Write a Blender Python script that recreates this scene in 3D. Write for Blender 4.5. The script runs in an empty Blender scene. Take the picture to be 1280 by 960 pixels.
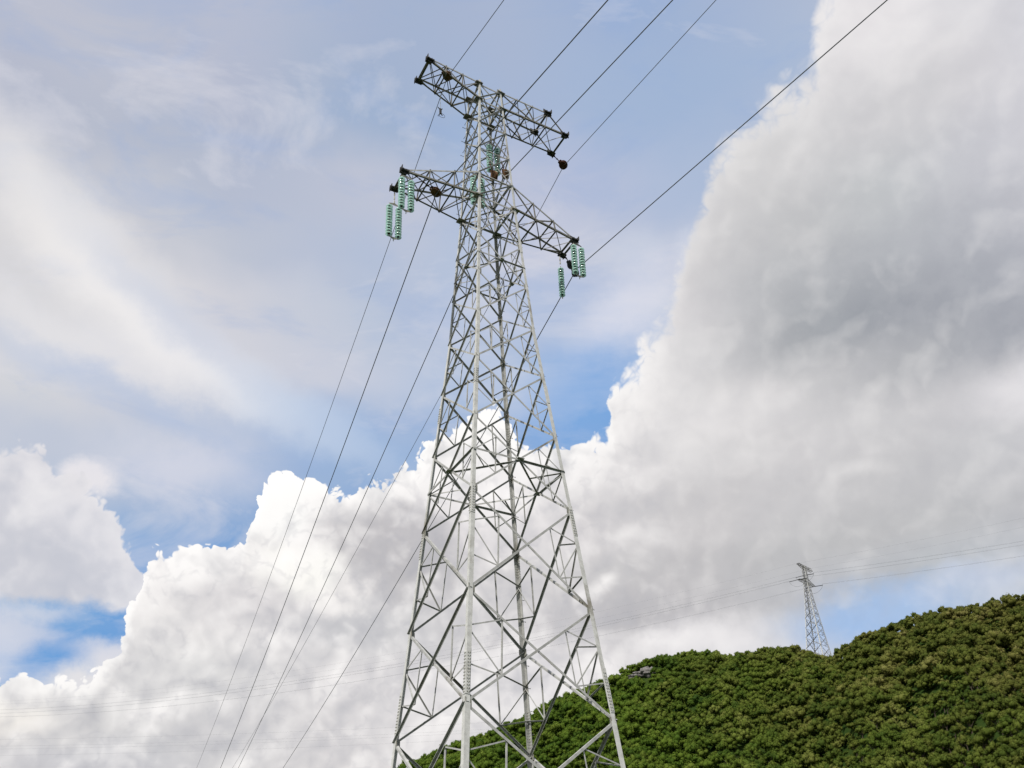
import bpy, bmesh, math, random
import numpy as np
from mathutils import Vector, Matrix

random.seed(7)
rng = np.random.default_rng(11)
SC = bpy.context.scene
COL = SC.collection
R = math.radians

# ------------------------------------------------------------------ camera
PITCH, ROLL = R(24.1391), R(2.2484)
cam_d = bpy.data.cameras.new('camera')
cam = bpy.data.objects.new('camera', cam_d)
COL.objects.link(cam)
right = Vector((1, 0, 0)); up = Vector((0, -math.sin(PITCH), math.cos(PITCH))); fwd = Vector((0, math.cos(PITCH), math.sin(PITCH)))
r2 = right * math.cos(ROLL) - up * math.sin(ROLL)
u2 = right * math.sin(ROLL) + up * math.cos(ROLL)
m = Matrix((r2, u2, -fwd)).transposed().to_4x4()
cam.matrix_world = m
cam_d.sensor_width = 36
cam_d.lens = 1176.47 / 1280 * 36
cam_d.shift_x = -13.496 / 1280
cam_d.shift_y = 239.566 / 1280
cam_d.clip_start = 0.1
cam_d.clip_end = 8000
SC.camera = cam
SC.render.resolution_x, SC.render.resolution_y = 1024, 768

SC.view_settings.view_transform = 'Standard'
SC.view_settings.look = 'None'
SC.view_settings.gamma = 1
SC.view_settings.exposure = 0.0

# ------------------------------------------------------------------ sun
SUN_AZ, SUN_EL = R(-152), R(50)          # azimuth measured clockwise from +Y
sd = bpy.data.lights.new('sun', 'SUN')
sd.energy = 5.0
sd.angle = R(0.6)
sd.color = (1.0, 0.955, 0.88)
sun = bpy.data.objects.new('sun', sd)
COL.objects.link(sun)
sdir = Vector((math.sin(SUN_AZ) * math.cos(SUN_EL), math.cos(SUN_AZ) * math.cos(SUN_EL), math.sin(SUN_EL)))
sun.rotation_euler = sdir.to_track_quat('Z', 'Y').to_euler()
sun.location = (0, 0, 80)

# ------------------------------------------------------------------ sky
ELS=[9, 12, 15, 18, 21, 24, 27, 30, 33, 36, 39, 42, 46, 50, 55]
AZ0,AZ1,NAZ=-44,44,23
SKY_A=(
[110,164,222,110,164,222,110,164,222,110,164,222,108,163,222,102,159,220,100,158,220,100,158,220,106,159,220,110,160,220,110,160,220,115,163,221,131,174,223,144,181,224,155,185,223,162,188,224,164,191,227,170,195,228,175,198,228,175,198,228,175,198,228,175,198,228,175,198,228],
[110,164,222,110,164,222,110,164,222,110,164,222,107,162,221,101,159,220,100,158,220,100,158,220,106,159,220,110,160,220,110,160,220,114,163,221,130,173,223,144,181,224,154,184,223,161,187,223,164,191,227,169,194,228,175,198,228,175,198,228,175,198,228,175,198,228,175,198,228],
[110,164,222,110,164,222,110,164,222,110,164,222,106,162,221,100,158,220,100,158,220,101,158,220,106,159,220,110,160,220,110,160,220,114,163,221,129,173,223,143,181,225,153,184,223,161,187,223,164,190,226,168,194,228,174,197,228,175,198,228,177,199,228,182,202,229,187,205,230],
[150,185,224,136,177,223,124,171,223,115,167,222,106,161,221,100,158,220,100,158,220,101,158,220,106,159,220,110,160,220,110,160,220,113,162,221,128,172,223,142,181,225,152,184,223,161,187,223,164,190,226,171,195,228,180,200,229,187,204,230,189,206,230,186,204,228,182,201,227],
[183,199,222,174,195,223,166,192,223,159,190,224,131,174,222,109,162,220,103,159,219,102,158,219,109,160,219,114,162,219,114,162,220,116,163,221,123,169,222,129,173,223,141,177,222,153,182,221,164,189,224,174,196,226,181,200,227,184,202,227,180,200,226,191,203,223,205,208,219],
[200,208,222,195,205,222,191,203,221,185,200,221,159,186,220,135,173,219,120,165,218,114,162,218,121,165,218,125,168,219,123,167,221,122,166,222,120,166,222,119,166,222,127,170,222,132,173,222,145,181,224,161,190,224,180,199,223,196,205,221,205,208,219,205,208,219,205,208,219],
[203,208,221,199,206,221,199,207,222,199,207,222,188,200,221,170,189,219,151,179,218,142,174,217,146,177,219,146,178,220,137,174,221,129,170,222,124,168,222,118,166,222,119,167,223,120,168,224,149,182,222,194,202,219,202,206,219,205,208,219,205,208,219,205,208,219,205,208,219],
[219,219,223,215,216,222,207,211,221,200,206,221,199,206,221,192,202,221,176,193,220,163,186,220,160,185,220,155,182,220,144,177,221,134,172,222,127,169,222,119,166,222,118,167,223,120,168,224,148,181,222,187,199,220,202,206,219,204,208,219,205,208,219,205,208,219,205,208,219],
[222,221,223,222,221,224,220,220,223,217,218,223,214,215,223,208,211,222,199,206,222,189,200,223,179,195,223,169,190,222,159,185,222,150,180,222,137,175,222,126,170,223,130,172,224,138,177,225,161,188,224,189,201,221,201,206,219,204,207,219,205,208,219,205,208,219,205,208,219],
[224,222,223,223,221,223,222,221,223,222,221,224,219,219,224,219,218,225,218,218,225,212,214,225,206,211,226,197,207,227,183,200,227,170,193,226,163,189,225,158,186,225,163,190,226,175,197,227,191,204,226,198,206,222,201,205,219,203,207,219,205,208,219,205,208,219,205,208,219],
[215,215,219,222,221,222,224,222,223,223,221,223,226,224,226,219,218,224,214,214,222,207,211,223,197,206,223,192,203,224,192,203,226,192,204,228,191,203,227,192,204,227,198,208,227,203,211,228,204,211,227,200,207,223,200,205,219,203,207,219,205,208,219,205,208,219,205,208,219],
[192,197,211,203,205,214,214,214,219,209,210,217,208,209,217,204,207,217,195,201,216,193,200,218,187,198,220,187,199,222,198,206,225,209,212,227,208,211,227,203,209,225,198,205,224,194,204,225,192,203,225,192,202,222,198,204,219,202,206,219,204,208,219,205,208,219,205,208,219],
[193,197,212,190,194,210,188,193,210,191,196,211,188,194,210,188,195,212,188,195,214,191,198,216,198,202,218,199,204,220,199,204,221,198,203,222,193,200,222,187,197,222,182,196,222,178,194,221,174,191,220,181,195,219,193,201,219,201,206,219,203,207,219,205,208,219,203,206,218],
[191,195,212,194,198,213,196,199,213,197,200,213,194,198,213,190,195,213,186,193,213,176,189,212,168,185,212,167,185,213,170,187,215,173,188,216,172,189,218,170,189,219,168,188,219,168,188,219,170,189,219,177,193,219,189,199,219,200,205,219,199,204,218,196,201,216,190,196,213],
[180,188,210,183,190,211,187,193,211,190,195,212,191,196,213,190,196,215,186,194,215,180,191,214,173,186,213,171,186,213,174,187,214,176,189,215,173,188,216,169,186,217,164,184,217,168,186,217,173,188,217,177,190,216,183,192,215,185,193,213,184,191,212,180,188,210,180,188,210],
)
SKY_B=(
[212,210,212,212,210,212,212,210,212,212,210,212,211,209,211,209,208,210,210,209,210,212,211,212,214,212,213,217,214,215,222,219,220,225,222,223,222,220,221,221,220,222,225,223,227,215,217,226,194,203,221,193,203,222,196,206,224,196,206,224,196,206,224,196,206,224,196,206,224],
[230,226,224,225,222,221,222,219,219,219,216,217,215,213,214,209,208,210,210,209,211,213,211,212,215,212,213,217,214,215,223,220,221,226,223,224,223,221,222,222,220,222,225,223,227,217,219,227,197,205,222,192,202,222,196,206,224,196,206,224,196,206,224,196,206,224,196,206,224],
[232,229,226,233,230,227,234,231,227,235,231,227,228,225,223,213,212,213,215,213,214,217,215,216,219,216,217,221,218,219,228,225,225,232,229,229,229,226,226,226,223,225,226,224,227,220,220,227,200,207,222,192,202,221,195,205,224,196,206,224,196,206,224,196,206,224,193,201,215],
[225,222,223,225,222,223,227,224,224,229,226,225,230,227,226,227,225,225,220,219,219,217,215,216,220,217,218,223,220,221,228,225,226,231,228,229,228,225,226,224,221,222,219,218,221,212,212,218,192,201,218,183,198,222,191,203,223,194,202,217,191,198,209,189,194,202,187,190,195],
[230,228,228,227,224,225,225,222,223,225,222,223,232,229,229,238,235,234,235,232,231,228,225,226,214,213,214,206,205,207,209,207,209,208,205,207,195,193,196,187,185,188,190,188,191,189,189,192,183,187,196,182,187,193,187,191,197,188,191,198,186,188,193,188,189,193,190,190,194],
[235,233,234,234,232,232,232,230,230,231,228,229,234,231,231,239,235,235,238,235,234,233,229,229,221,218,219,214,211,212,216,213,214,216,213,214,205,203,204,196,194,196,193,191,193,188,188,190,189,189,191,190,190,192,189,190,193,189,189,193,191,191,195,198,198,202,205,204,208],
[238,236,236,237,235,235,236,234,235,235,233,234,235,232,233,238,235,235,245,242,241,243,239,238,227,223,223,219,215,216,230,226,227,238,234,234,227,223,224,216,213,214,209,206,207,202,200,202,200,199,201,199,198,200,197,197,200,199,199,203,205,204,208,210,209,212,188,189,194],
[234,232,233,238,236,236,238,236,236,238,236,236,237,235,236,239,237,237,246,244,243,250,248,246,249,246,245,247,244,243,244,241,241,241,238,238,233,230,230,225,222,223,218,216,217,212,210,211,208,206,208,204,203,205,203,202,205,210,208,211,192,192,197,164,167,175,168,171,179],
[215,213,216,227,225,227,233,231,232,236,234,235,238,236,236,238,236,236,238,236,236,238,236,236,238,236,236,240,238,237,244,242,241,247,245,244,240,238,237,235,232,232,226,224,224,213,211,212,203,202,204,190,190,193,171,173,178,159,162,171,167,170,178,172,174,183,177,179,188],
[210,208,212,210,208,212,213,211,215,222,220,223,229,227,229,232,230,232,234,232,233,235,233,234,236,234,235,237,235,235,237,235,235,237,235,235,239,236,236,240,237,237,223,221,222,193,193,196,162,165,170,155,159,166,157,160,168,168,171,179,176,178,187,182,184,192,191,192,200],
[210,208,212,210,208,212,210,208,212,210,208,212,210,208,212,212,210,214,217,215,219,221,219,222,224,222,225,226,224,226,226,224,227,226,224,226,229,226,228,232,228,229,218,215,217,195,195,198,180,182,186,176,178,183,175,178,184,182,184,191,188,189,197,197,197,204,205,204,211],
[210,208,212,210,208,212,210,208,212,210,208,212,210,208,212,210,208,212,210,208,212,210,208,212,210,208,212,210,208,212,210,208,212,210,208,212,217,214,217,223,220,222,219,216,217,205,204,206,194,194,196,192,193,196,192,195,198,195,196,202,202,202,209,208,207,213,211,210,215],
[210,208,212,210,208,212,210,208,212,210,208,212,210,208,212,210,208,212,210,208,212,210,208,212,210,208,212,210,208,212,210,208,212,210,208,212,216,213,216,222,219,221,224,221,222,217,215,216,211,210,211,209,208,210,206,205,208,207,206,209,214,212,216,209,209,216,206,207,215],
[210,208,212,210,208,212,210,208,212,210,208,212,210,208,212,210,208,212,210,208,212,210,208,212,210,208,212,210,208,212,210,208,212,210,208,212,213,211,214,214,212,215,213,211,214,217,215,217,224,221,223,227,225,226,228,225,227,232,229,231,220,219,223,210,209,215,208,208,213],
[210,208,212,210,208,212,210,208,212,210,208,212,210,208,212,210,208,212,210,208,212,210,208,212,210,208,212,210,208,212,210,208,212,210,208,212,210,208,212,210,208,212,210,208,212,216,213,217,221,219,222,225,222,225,222,220,223,219,216,220,213,211,215,210,208,212,210,208,212],
)
CUMULUS_TOP=[(-35.7, 14.69), (-30.5, 16.49), (-29.37, 16.79), (-28.16, 16.83), (-26.86, 16.44), (-25.78, 17.07), (-24.75, 19.4), (-24.27, 21.02), (-24.15, 22.39), (-23.75, 23.77), (-22.96, 24.5), (-21.75, 24.28), (-20.29, 24.9), (-18.97, 25.4), (-18.11, 25.76), (-17.99, 27.45), (-17.71, 28.8), (-16.75, 29.69), (-15.71, 29.73), (-14.53, 29.55), (-13.22, 29.07), (-12.14, 28.85), (-10.97, 29.2), (-9.37, 29.84), (-8.02, 30.69), (-6.74, 31.15), (-5.8, 32.31), (-4.83, 33.08), (-3.22, 33.65), (-1.38, 33.53), (0.08, 32.58), (1.4, 31.72), (2.96, 31.35), (4.99, 31.85), (6.29, 31.89), (6.69, 32.43), (6.89, 34.31), (7.48, 35.47), (8.8, 35.81), (9.52, 36.84), (10.48, 37.74), (11.72, 38.18), (12.56, 39.65), (13.46, 41.3), (14.26, 42.93), (15.69, 44.41), (16.84, 46.1), (18.44, 46.92), (19.94, 47.35), (22.34, 48.03), (24.03, 48.42), (25.32, 48.89), (26.33, 50.56), (27.24, 51.82), (29.27, 53.46)]
LEFT_CLOUD_TOP=[(-32.93, 28.58), (-32.12, 28.85), (-31.0, 28.74), (-29.75, 28.03), (-28.54, 27.6), (-27.7, 26.72), (-26.47, 26.16), (-25.45, 25.54), (-24.7, 24.6), (-24.05, 23.32), (-23.79, 22.76)]

world = bpy.data.worlds.new('World')
SC.world = world
world.use_nodes = True
WN, WL = world.node_tree.nodes, world.node_tree.links
WN.clear()

def lin(c):
    o = []
    for v in c:
        v = v / 255
        o.append(v / 12.92 if v <= .04045 else ((v + .055) / 1.055) ** 2.4)
    return o

def plug(sock, v):
    if hasattr(v, 'is_output'):
        WL.new(v, sock)
    else:
        sock.default_value = v

def mth(op, a, b=None, c=None, clamp=False):
    n = WN.new('ShaderNodeMath'); n.operation = op; n.use_clamp = clamp
    plug(n.inputs[0], a)
    if b is not None: plug(n.inputs[1], b)
    if c is not None: plug(n.inputs[2], c)
    return n.outputs[0]

def mix(f, a, b, mode='MIX'):
    n = WN.new('ShaderNodeMix'); n.data_type = 'RGBA'; n.blend_type = mode; n.clamp_factor = True
    plug(n.inputs[0], f); plug(n.inputs[6], a); plug(n.inputs[7], b)
    return n.outputs[2]

def step(x, a, b):
    n = WN.new('ShaderNodeMapRange'); n.interpolation_type = 'SMOOTHSTEP'; n.clamp = True
    plug(n.inputs[0], x); plug(n.inputs[1], a); plug(n.inputs[2], b)
    n.inputs[3].default_value = 0; n.inputs[4].default_value = 1
    return n.outputs[0]

def noise(vec, scale, detail=5, rough=.55, dist=0.0):
    n = WN.new('ShaderNodeTexNoise'); n.inputs['Scale'].default_value = scale
    n.inputs['Detail'].default_value = detail; n.inputs['Roughness'].default_value = rough
    n.inputs['Distortion'].default_value = dist
    WL.new(vec, n.inputs['Vector'])
    return n

def vscale(vec, s):
    n = WN.new('ShaderNodeVectorMath'); n.operation = 'MULTIPLY'
    WL.new(vec, n.inputs[0]); n.inputs[1].default_value = s
    return n.outputs[0]

def vadd(vec, s):
    n = WN.new('ShaderNodeVectorMath'); n.operation = 'ADD'
    plug(n.inputs[0], vec); plug(n.inputs[1], s)
    return n.outputs[0]

tc = WN.new('ShaderNodeTexCoord')
dirn = WN.new('ShaderNodeVectorMath'); dirn.operation = 'NORMALIZE'
WL.new(tc.outputs['Generated'], dirn.inputs[0])
D = dirn.outputs[0]
sep = WN.new('ShaderNodeSeparateXYZ'); WL.new(D, sep.inputs[0])
AZ = mth('MULTIPLY', mth('ARCTAN2', sep.outputs[0], sep.outputs[1]), 57.29578)      # degrees, clockwise from +Y
EL = mth('MULTIPLY', mth('ARCSINE', sep.outputs[2]), 57.29578)
P = vscale(D, (57.3, 57.3, 57.3))                                                  # direction in "degrees"

def offs(scale, detail, rough, amp, seed=0):
    nn = noise(vadd(P, (seed, seed * .7, 0)), scale, detail, rough)
    s = WN.new('ShaderNodeSeparateColor'); WL.new(nn.outputs['Color'], s.inputs[0])
    return (mth('MULTIPLY', mth('SUBTRACT', s.outputs[0], .5), amp), mth('MULTIPLY', mth('SUBTRACT', s.outputs[1], .5), amp), s.outputs[2])

def table(rows, az, el):
    """colours measured over azimuth (ramps) and elevation (blended rows)"""
    az01 = mth('DIVIDE', mth('SUBTRACT', az, -60.0), 120.0)
    out = None
    for j, (e, row) in enumerate(zip(ELS, rows)):
        cr = WN.new('ShaderNodeValToRGB'); cr.color_ramp.interpolation = 'B_SPLINE'
        el_ = cr.color_ramp.elements
        for i in range(NAZ):
            pos = (AZ0 + (AZ1 - AZ0) * i / (NAZ - 1) + 60) / 120
            c = lin(row[3 * i:3 * i + 3]) + [1]
            if i < 2: k = el_[i]; k.position = pos
            else: k = el_.new(pos)
            k.color = c
        WL.new(az01, cr.inputs[0])
        if out is None: out = cr.outputs[0]
        else: out = mix(step(el, ELS[j - 1], e), out, cr.outputs[0])
    return out

def curve(pts, az, lo=-45.0, hi=45.0, top=60.0):
    n = WN.new('ShaderNodeFloatCurve')
    cu = n.mapping.curves[0]
    pts = [p for p in pts if lo < p[0] < hi]
    pts = [(lo, pts[0][1])] + pts + [(hi, pts[-1][1])]
    cu.points[0].location = ((pts[0][0] - lo) / (hi - lo), pts[0][1] / top)
    cu.points[1].location = (1, pts[-1][1] / top)
    for p in pts[1:-1]:
        cu.points.new((p[0] - lo) / (hi - lo), p[1] / top)
    for q in cu.points: q.handle_type = 'VECTOR'
    n.mapping.update()
    WL.new(mth('DIVIDE', mth('SUBTRACT', az, lo), hi - lo, clamp=True), n.inputs['Value'])
    return mth('MULTIPLY', n.outputs[0], top)

# big soft warp for the colours of the air and of the cloud bodies
o1 = offs(.11, 4, .55, 7.0, 3)
azw, elw = mth('ADD', AZ, o1[0]), mth('ADD', EL, o1[1])
skyc = table(SKY_A, azw, elw)
# thin streaky veil: brightens and dims the blue
st = WN.new('ShaderNodeMapping'); st.inputs['Rotation'].default_value = (0, R(38), R(10)); st.inputs['Scale'].default_value = (.55, 1.0, 1.7)
WL.new(P, st.inputs['Vector'])
veil = noise(st.outputs[0], .13, 6, .62, .5).outputs[0]
veil = step(veil, .34, .72)
skyc = mix(mth('MULTIPLY', mth('SUBTRACT', veil, .54), 1.0, clamp=True), skyc, (.80, .79, .84, 1))
veil2 = noise(st.outputs[0], .23, 5, .62, .5).outputs[0]
skyc = mix(mth('MULTIPLY', step(veil2, .55, .30), .26), skyc, (.30, .44, .74, 1))
nish = WN.new('ShaderNodeTexSky'); nish.sky_type = 'NISHITA'; nish.sun_disc = False
nish.sun_elevation = SUN_EL; nish.sun_rotation = SUN_AZ
SKY_STRENGTH = .1
base = mix(.90, nish.outputs[0], vscale(skyc, (1 / SKY_STRENGTH,) * 3))

# small scraps of cloud in the blue
QN = offs(.34, 5, .62, 2.8, 5)
def scrap(base, az, el, rx, ry, col, hard=.5, seed=1, amp=2.6):
    q = (QN[0], QN[1]) if seed % 2 else (QN[1], QN[0])
    dx = mth('DIVIDE', mth('SUBTRACT', mth('ADD', AZ, q[0]), az), rx)
    dy = mth('DIVIDE', mth('SUBTRACT', mth('ADD', EL, q[1]), el), ry)
    r = mth('SQRT', mth('ADD', mth('MULTIPLY', dx, dx), mth('MULTIPLY', dy, dy)))
    f = step(r, 1.0 + hard, 1.0 - hard)
    return f

K = 1 / SKY_STRENGTH
def colr(h, k=1.0):
    c = lin(h); return (c[0] * K * k, c[1] * K * k, c[2] * K * k, 1)

scraps = [(-28.0, 28.2, 1.3, 1.0, (233, 230, 234), .5, .95), (-30.2, 19.2, 2.0, 1.0, (222, 221, 228), .7, .7), (-29.0, 20.6, 1.9, .5, (217, 219, 228), .8, .6),
          (-24.6, 18.4, 2.4, 1.1, (230, 227, 230), .6, .85), (-26.0, 16.7, 2.6, 1.0, (233, 230, 230), .6, .9), (-22.4, 29.6, 4.2, 1.7, (220, 220, 230), .9, .7),
          (17.0, 43.6, .9, 1.3, (212, 217, 232), .6, .7), (20.0, 44.6, .6, 1.4, (208, 214, 230), .7, .6), (9.6, 42.5, 2.4, 1.0, (210, 216, 230), .9, .4),
          (-31.5, 17.6, 1.6, 1.4, (223, 224, 232), .8, .6), (14.0, 42.0, 1.0, 1.0, (216, 220, 232), .8, .5)]
for i, (a, e, rx, ry, h, hard, op) in enumerate(scraps):
    f = scrap(base, a, e, rx, ry, None, hard, seed=11 + 5 * i)
    base = mix(mth('MULTIPLY', f, op), base, colr(h))

def streak(az, el, ang, rx, ry, hard=.6):
    dx0 = mth('SUBTRACT', mth('ADD', AZ, QN[0]), az); dy0 = mth('SUBTRACT', mth('ADD', EL, QN[1]), el)
    c_, s_ = math.cos(R(ang)), math.sin(R(ang))
    dx = mth('DIVIDE', mth('ADD', mth('MULTIPLY', dx0, c_), mth('MULTIPLY', dy0, s_)), rx)
    dy = mth('DIVIDE', mth('SUBTRACT', mth('MULTIPLY', dy0, c_), mth('MULTIPLY', dx0, s_)), ry)
    return step(mth('SQRT', mth('ADD', mth('MULTIPLY', dx, dx), mth('MULTIPLY', dy, dy))), 1.0 + hard, max(0.0, 1.0 - hard))
for a, e, ang, rx, ry, c, op in ((-30.0, 39.5, -28, 9.0, 2.0, (240, 237, 236), .85), (-20.5, 35.0, -20, 9.0, 1.3, (240, 238, 239), .85), (-29.0, 35.0, -8, 7.0, 1.2, (234, 232, 234), .6),
                                 (-24.0, 37.5, -24, 7.0, 1.0, (180, 192, 217), .45), (-26.5, 33.0, -10, 9.0, .8, (182, 196, 222), .55), (8.5, 39.2, 25, 4.0, 1.6, (230, 229, 238), .6), (4.5, 34.6, 20, 4.5, 2.4, (118, 168, 226), .55), (-13.5, 32.6, -15, 5.5, 1.6, (146, 182, 224), .45), (-3.5, 46.0, 80, 5.0, 2.2, (158, 184, 218), .4)):
    base = mix(mth('MULTIPLY', streak(a, e, ang, rx, ry, .95), op), base, colr(c))

def lobes(vec, scale):
    """rounded heads with sharp creases between them"""
    return mth('MULTIPLY', mth('ABSOLUTE', mth('SUBTRACT', noise(vec, scale, 0, .5).outputs[0], .5)), 2.0)

# relief of the heaped clouds: billow height minus the height a step towards the sun
def billow(vec):
    a = noise(vec, .16, 5, .56).outputs[0]
    wv = vadd(vec, vscale(noise(vec, .3, 2, .6).outputs['Color'], (2.0, 2.0, 2.0)))
    return mth('ADD', a, mth('ADD', mth('MULTIPLY', lobes(wv, .26), .42), mth('MULTIPLY', lobes(wv, .8), .16)))
h0 = billow(P)
h1 = billow(vadd(P, (-.55, 0, .85)))
relief = mth('SUBTRACT', h0, h1)

# small heads along the cloud edges
PW = vadd(P, vscale(noise(P, .5, 2, .5).outputs['Color'], (1.2, 1.2, 1.2)))
raw = mth('ADD', mth('ADD', lobes(PW, .50), mth('MULTIPLY', lobes(PW, 1.25), .55)), mth('MULTIPLY', lobes(PW, 3.0), .28))
puff = mth('MULTIPLY', mth('SUBTRACT', raw, .30), 1.7)

# left bank of cumulus
w1 = offs(.30, 5, .58, 2.9, 31)
a1 = mth('ADD', AZ, w1[0]); e1 = mth('ADD', EL, w1[1])
hl = curve(LEFT_CLOUD_TOP, a1)
dtop = mth('SUBTRACT', mth('ADD', hl, puff), e1)
dbot = mth('MULTIPLY', mth('SUBTRACT', e1, mth('ADD', 20.9, mth('MULTIPLY', w1[0], .5))), .6)
dr = mth('MULTIPLY', mth('SUBTRACT', -23.7, a1), 1.0)
dl = mth('MINIMUM', mth('MINIMUM', dtop, dbot), dr)
ml = step(dl, -.2, .4)
lc = mix(step(dtop, 0, 5.0), colr((228, 226, 230)), colr((207, 207, 214)))
lc = mix(mth('MULTIPLY', relief, 2.2, clamp=True), lc, colr((246, 243, 243)))
lc = mix(mth('MULTIPLY', relief, -2.0, clamp=True), lc, colr((185, 189, 201)))
base = mix(mth('MULTIPLY', ml, .94), base, lc)

# great cumulus bank
LEFTNESS = step(AZ, 14.0, 2.0)                     # 1 on the crisp left part, 0 under the wide grey deck
w2 = offs(.40, 5, .56, 2.3, 51)
a2 = mth('ADD', AZ, w2[0]); e2 = mth('ADD', EL, w2[1])
dens = mth('SUBTRACT', mth('ADD', curve(CUMULUS_TOP, a2), mth('MULTIPLY', puff, 1.2)), e2)
soft = mth('ADD', .13, mth('MULTIPLY', mth('SUBTRACT', 1.0, LEFTNESS), .9))
mk = WN.new('ShaderNodeMapRange'); mk.interpolation_type = 'SMOOTHSTEP'
WL.new(dens, mk.inputs[0]); WL.new(mth('MULTIPLY', soft, -1.0), mk.inputs[1]); WL.new(soft, mk.inputs[2])
mask = mk.outputs[0]
o2 = offs(.20, 4, .58, 2.2, 71)
cc = table(SKY_B, mth('ADD', AZ, o2[0]), mth('ADD', EL, o2[1]))
cc = vscale(cc, (K, K, K))
# darker and brighter heaps overlapping inside the bank
for a, e, rx, ry, h, hard, op in ((-9.2, 26.3, 4.4, 2.3, (183, 181, 185), .30, .75), (-7.0, 24.0, 3.0, 2.0, (188, 186, 189), .5, .6), (-14.6, 24.2, 2.8, 1.5, (255, 253, 248), .55, .9), (-16.6, 27.6, 2.6, 1.9, (255, 254, 252), .6, .9),
                                  (-11.2, 22.6, 2.4, .9, (253, 249, 246), .5, .6), (-12.5, 20.8, 3.2, .8, (191, 191, 196), .6, .5), (-18.3, 22.2, 3.0, 1.4, (207, 204, 207), .7, .5), (9.0, 27.6, 6.0, 1.6, (186, 185, 188), .8, .35),
                                  (14.5, 32.4, 5.0, 1.2, (230, 227, 228), .7, .4), (11.0, 19.6, 4.2, 1.2, (238, 235, 236), .7, .85), (21.8, 19.6, 4.6, 1.5, (158, 190, 232), .7, .85), (27.5, 20.6, 3.6, .9, (196, 206, 226), .8, .7), (33.5, 29.6, 3.0, 1.2, (226, 224, 228), .8, .7), (-30.5, 14.6, 2.5, 1.0, (246, 241, 234), .6, .6), (-25.5, 12.8, 4.0, .9, (194, 194, 200), .7, .6)):
    cc = mix(mth('MULTIPLY', scrap(None, a, e, rx, ry, None, hard, seed=int(abs(a) * 3)), op), cc, colr(h))
# sunlit rim of the crisp part
rim = mth('MULTIPLY', mth('MULTIPLY', step(mth('SUBTRACT', dens, puff), 2.6, -.2), mth('ADD', mth('MULTIPLY', LEFTNESS, .5), .15)), 1.0)
cc = mix(rim, cc, colr((255, 253, 251), 1.08))
amp = mth('ADD', .5, mth('MULTIPLY', LEFTNESS, 1.3))
cc = mix(mth('MULTIPLY', mth('MULTIPLY', relief, amp), 1.4, clamp=True), cc, colr((255, 252, 250), 1.05))
cc = mix(mth('MULTIPLY', mth('MULTIPLY', relief, amp), -1.15, clamp=True), cc, colr((169, 170, 178)))
crease = mth('MULTIPLY', mth('MULTIPLY', step(raw, .34, .05), LEFTNESS), .20)
cc = mix(crease, cc, colr((176, 176, 184)))
fine = noise(P, .6, 4, .6).outputs[0]
cc = mix(mth('MULTIPLY', step(fine, .35, .65), .05), cc, colr((255, 255, 255)))
final = mix(mask, base, cc)
bg = WN.new('ShaderNodeBackground'); bg.inputs[1].default_value = SKY_STRENGTH
WL.new(final, bg.inputs[0])
wo = WN.new('ShaderNodeOutputWorld'); WL.new(bg.outputs[0], wo.inputs[0])

world.cycles.sampling_method = 'MANUAL'
world.cycles.sample_map_resolution = 512
SC.cycles.max_bounces = 5
SC.cycles.diffuse_bounces = 2
SC.cycles.glossy_bounces = 2
SC.cycles.transmission_bounces = 4
SC.cycles.transparent_max_bounces = 4

# ------------------------------------------------------------------ materials
def mat(name):
    mt = bpy.data.materials.new(name); mt.use_nodes = True
    n = mt.node_tree.nodes; l = mt.node_tree.links
    b = n['Principled BSDF']
    return mt, n, l, b

def mottled(name, c1, c2, scale, rough=.6, metal=0.0, c3=None, bump=0.0, s3=.6):
    mt, n, l, b = mat(name)
    tcn = n.new('ShaderNodeTexCoord')
    ns = n.new('ShaderNodeTexNoise'); ns.inputs['Scale'].default_value = scale; ns.inputs['Detail'].default_value = 6
    ns.inputs['Roughness'].default_value = .62
    l.new(tcn.outputs['Object'], ns.inputs['Vector'])
    r = n.new('ShaderNodeValToRGB'); r.color_ramp.elements[0].position = .35; r.color_ramp.elements[1].position = .68
    r.color_ramp.elements[0].color = (*c1, 1); r.color_ramp.elements[1].color = (*c2, 1)
    l.new(ns.outputs[0], r.inputs[0])
    out = r.outputs[0]
    if c3:
        n2 = n.new('ShaderNodeTexNoise'); n2.inputs['Scale'].default_value = s3; n2.inputs['Detail'].default_value = 8
        n2.inputs['Roughness'].default_value = .7
        l.new(tcn.outputs['Object'], n2.inputs['Vector'])
        mr = n.new('ShaderNodeMapRange'); mr.inputs[1].default_value = .55; mr.inputs[2].default_value = .68
        l.new(n2.outputs[0], mr.inputs[0])
        mx = n.new('ShaderNodeMix'); mx.data_type = 'RGBA'
        l.new(mr.outputs[0], mx.inputs[0]); l.new(out, mx.inputs[6]); mx.inputs[7].default_value = (*c3, 1)
        out = mx.outputs[2]
    l.new(out, b.inputs['Base Color'])
    b.inputs['Specular IOR Level'].default_value = .3; b.inputs['Roughness'].default_value = rough; b.inputs['Metallic'].default_value = metal
    if bump:
        bp = n.new('ShaderNodeBump'); bp.inputs['Strength'].default_value = bump; bp.inputs['Distance'].default_value = .01
        l.new(ns.outputs[0], bp.inputs['Height']); l.new(bp.outputs[0], b.inputs['Normal'])
    return mt

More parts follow.
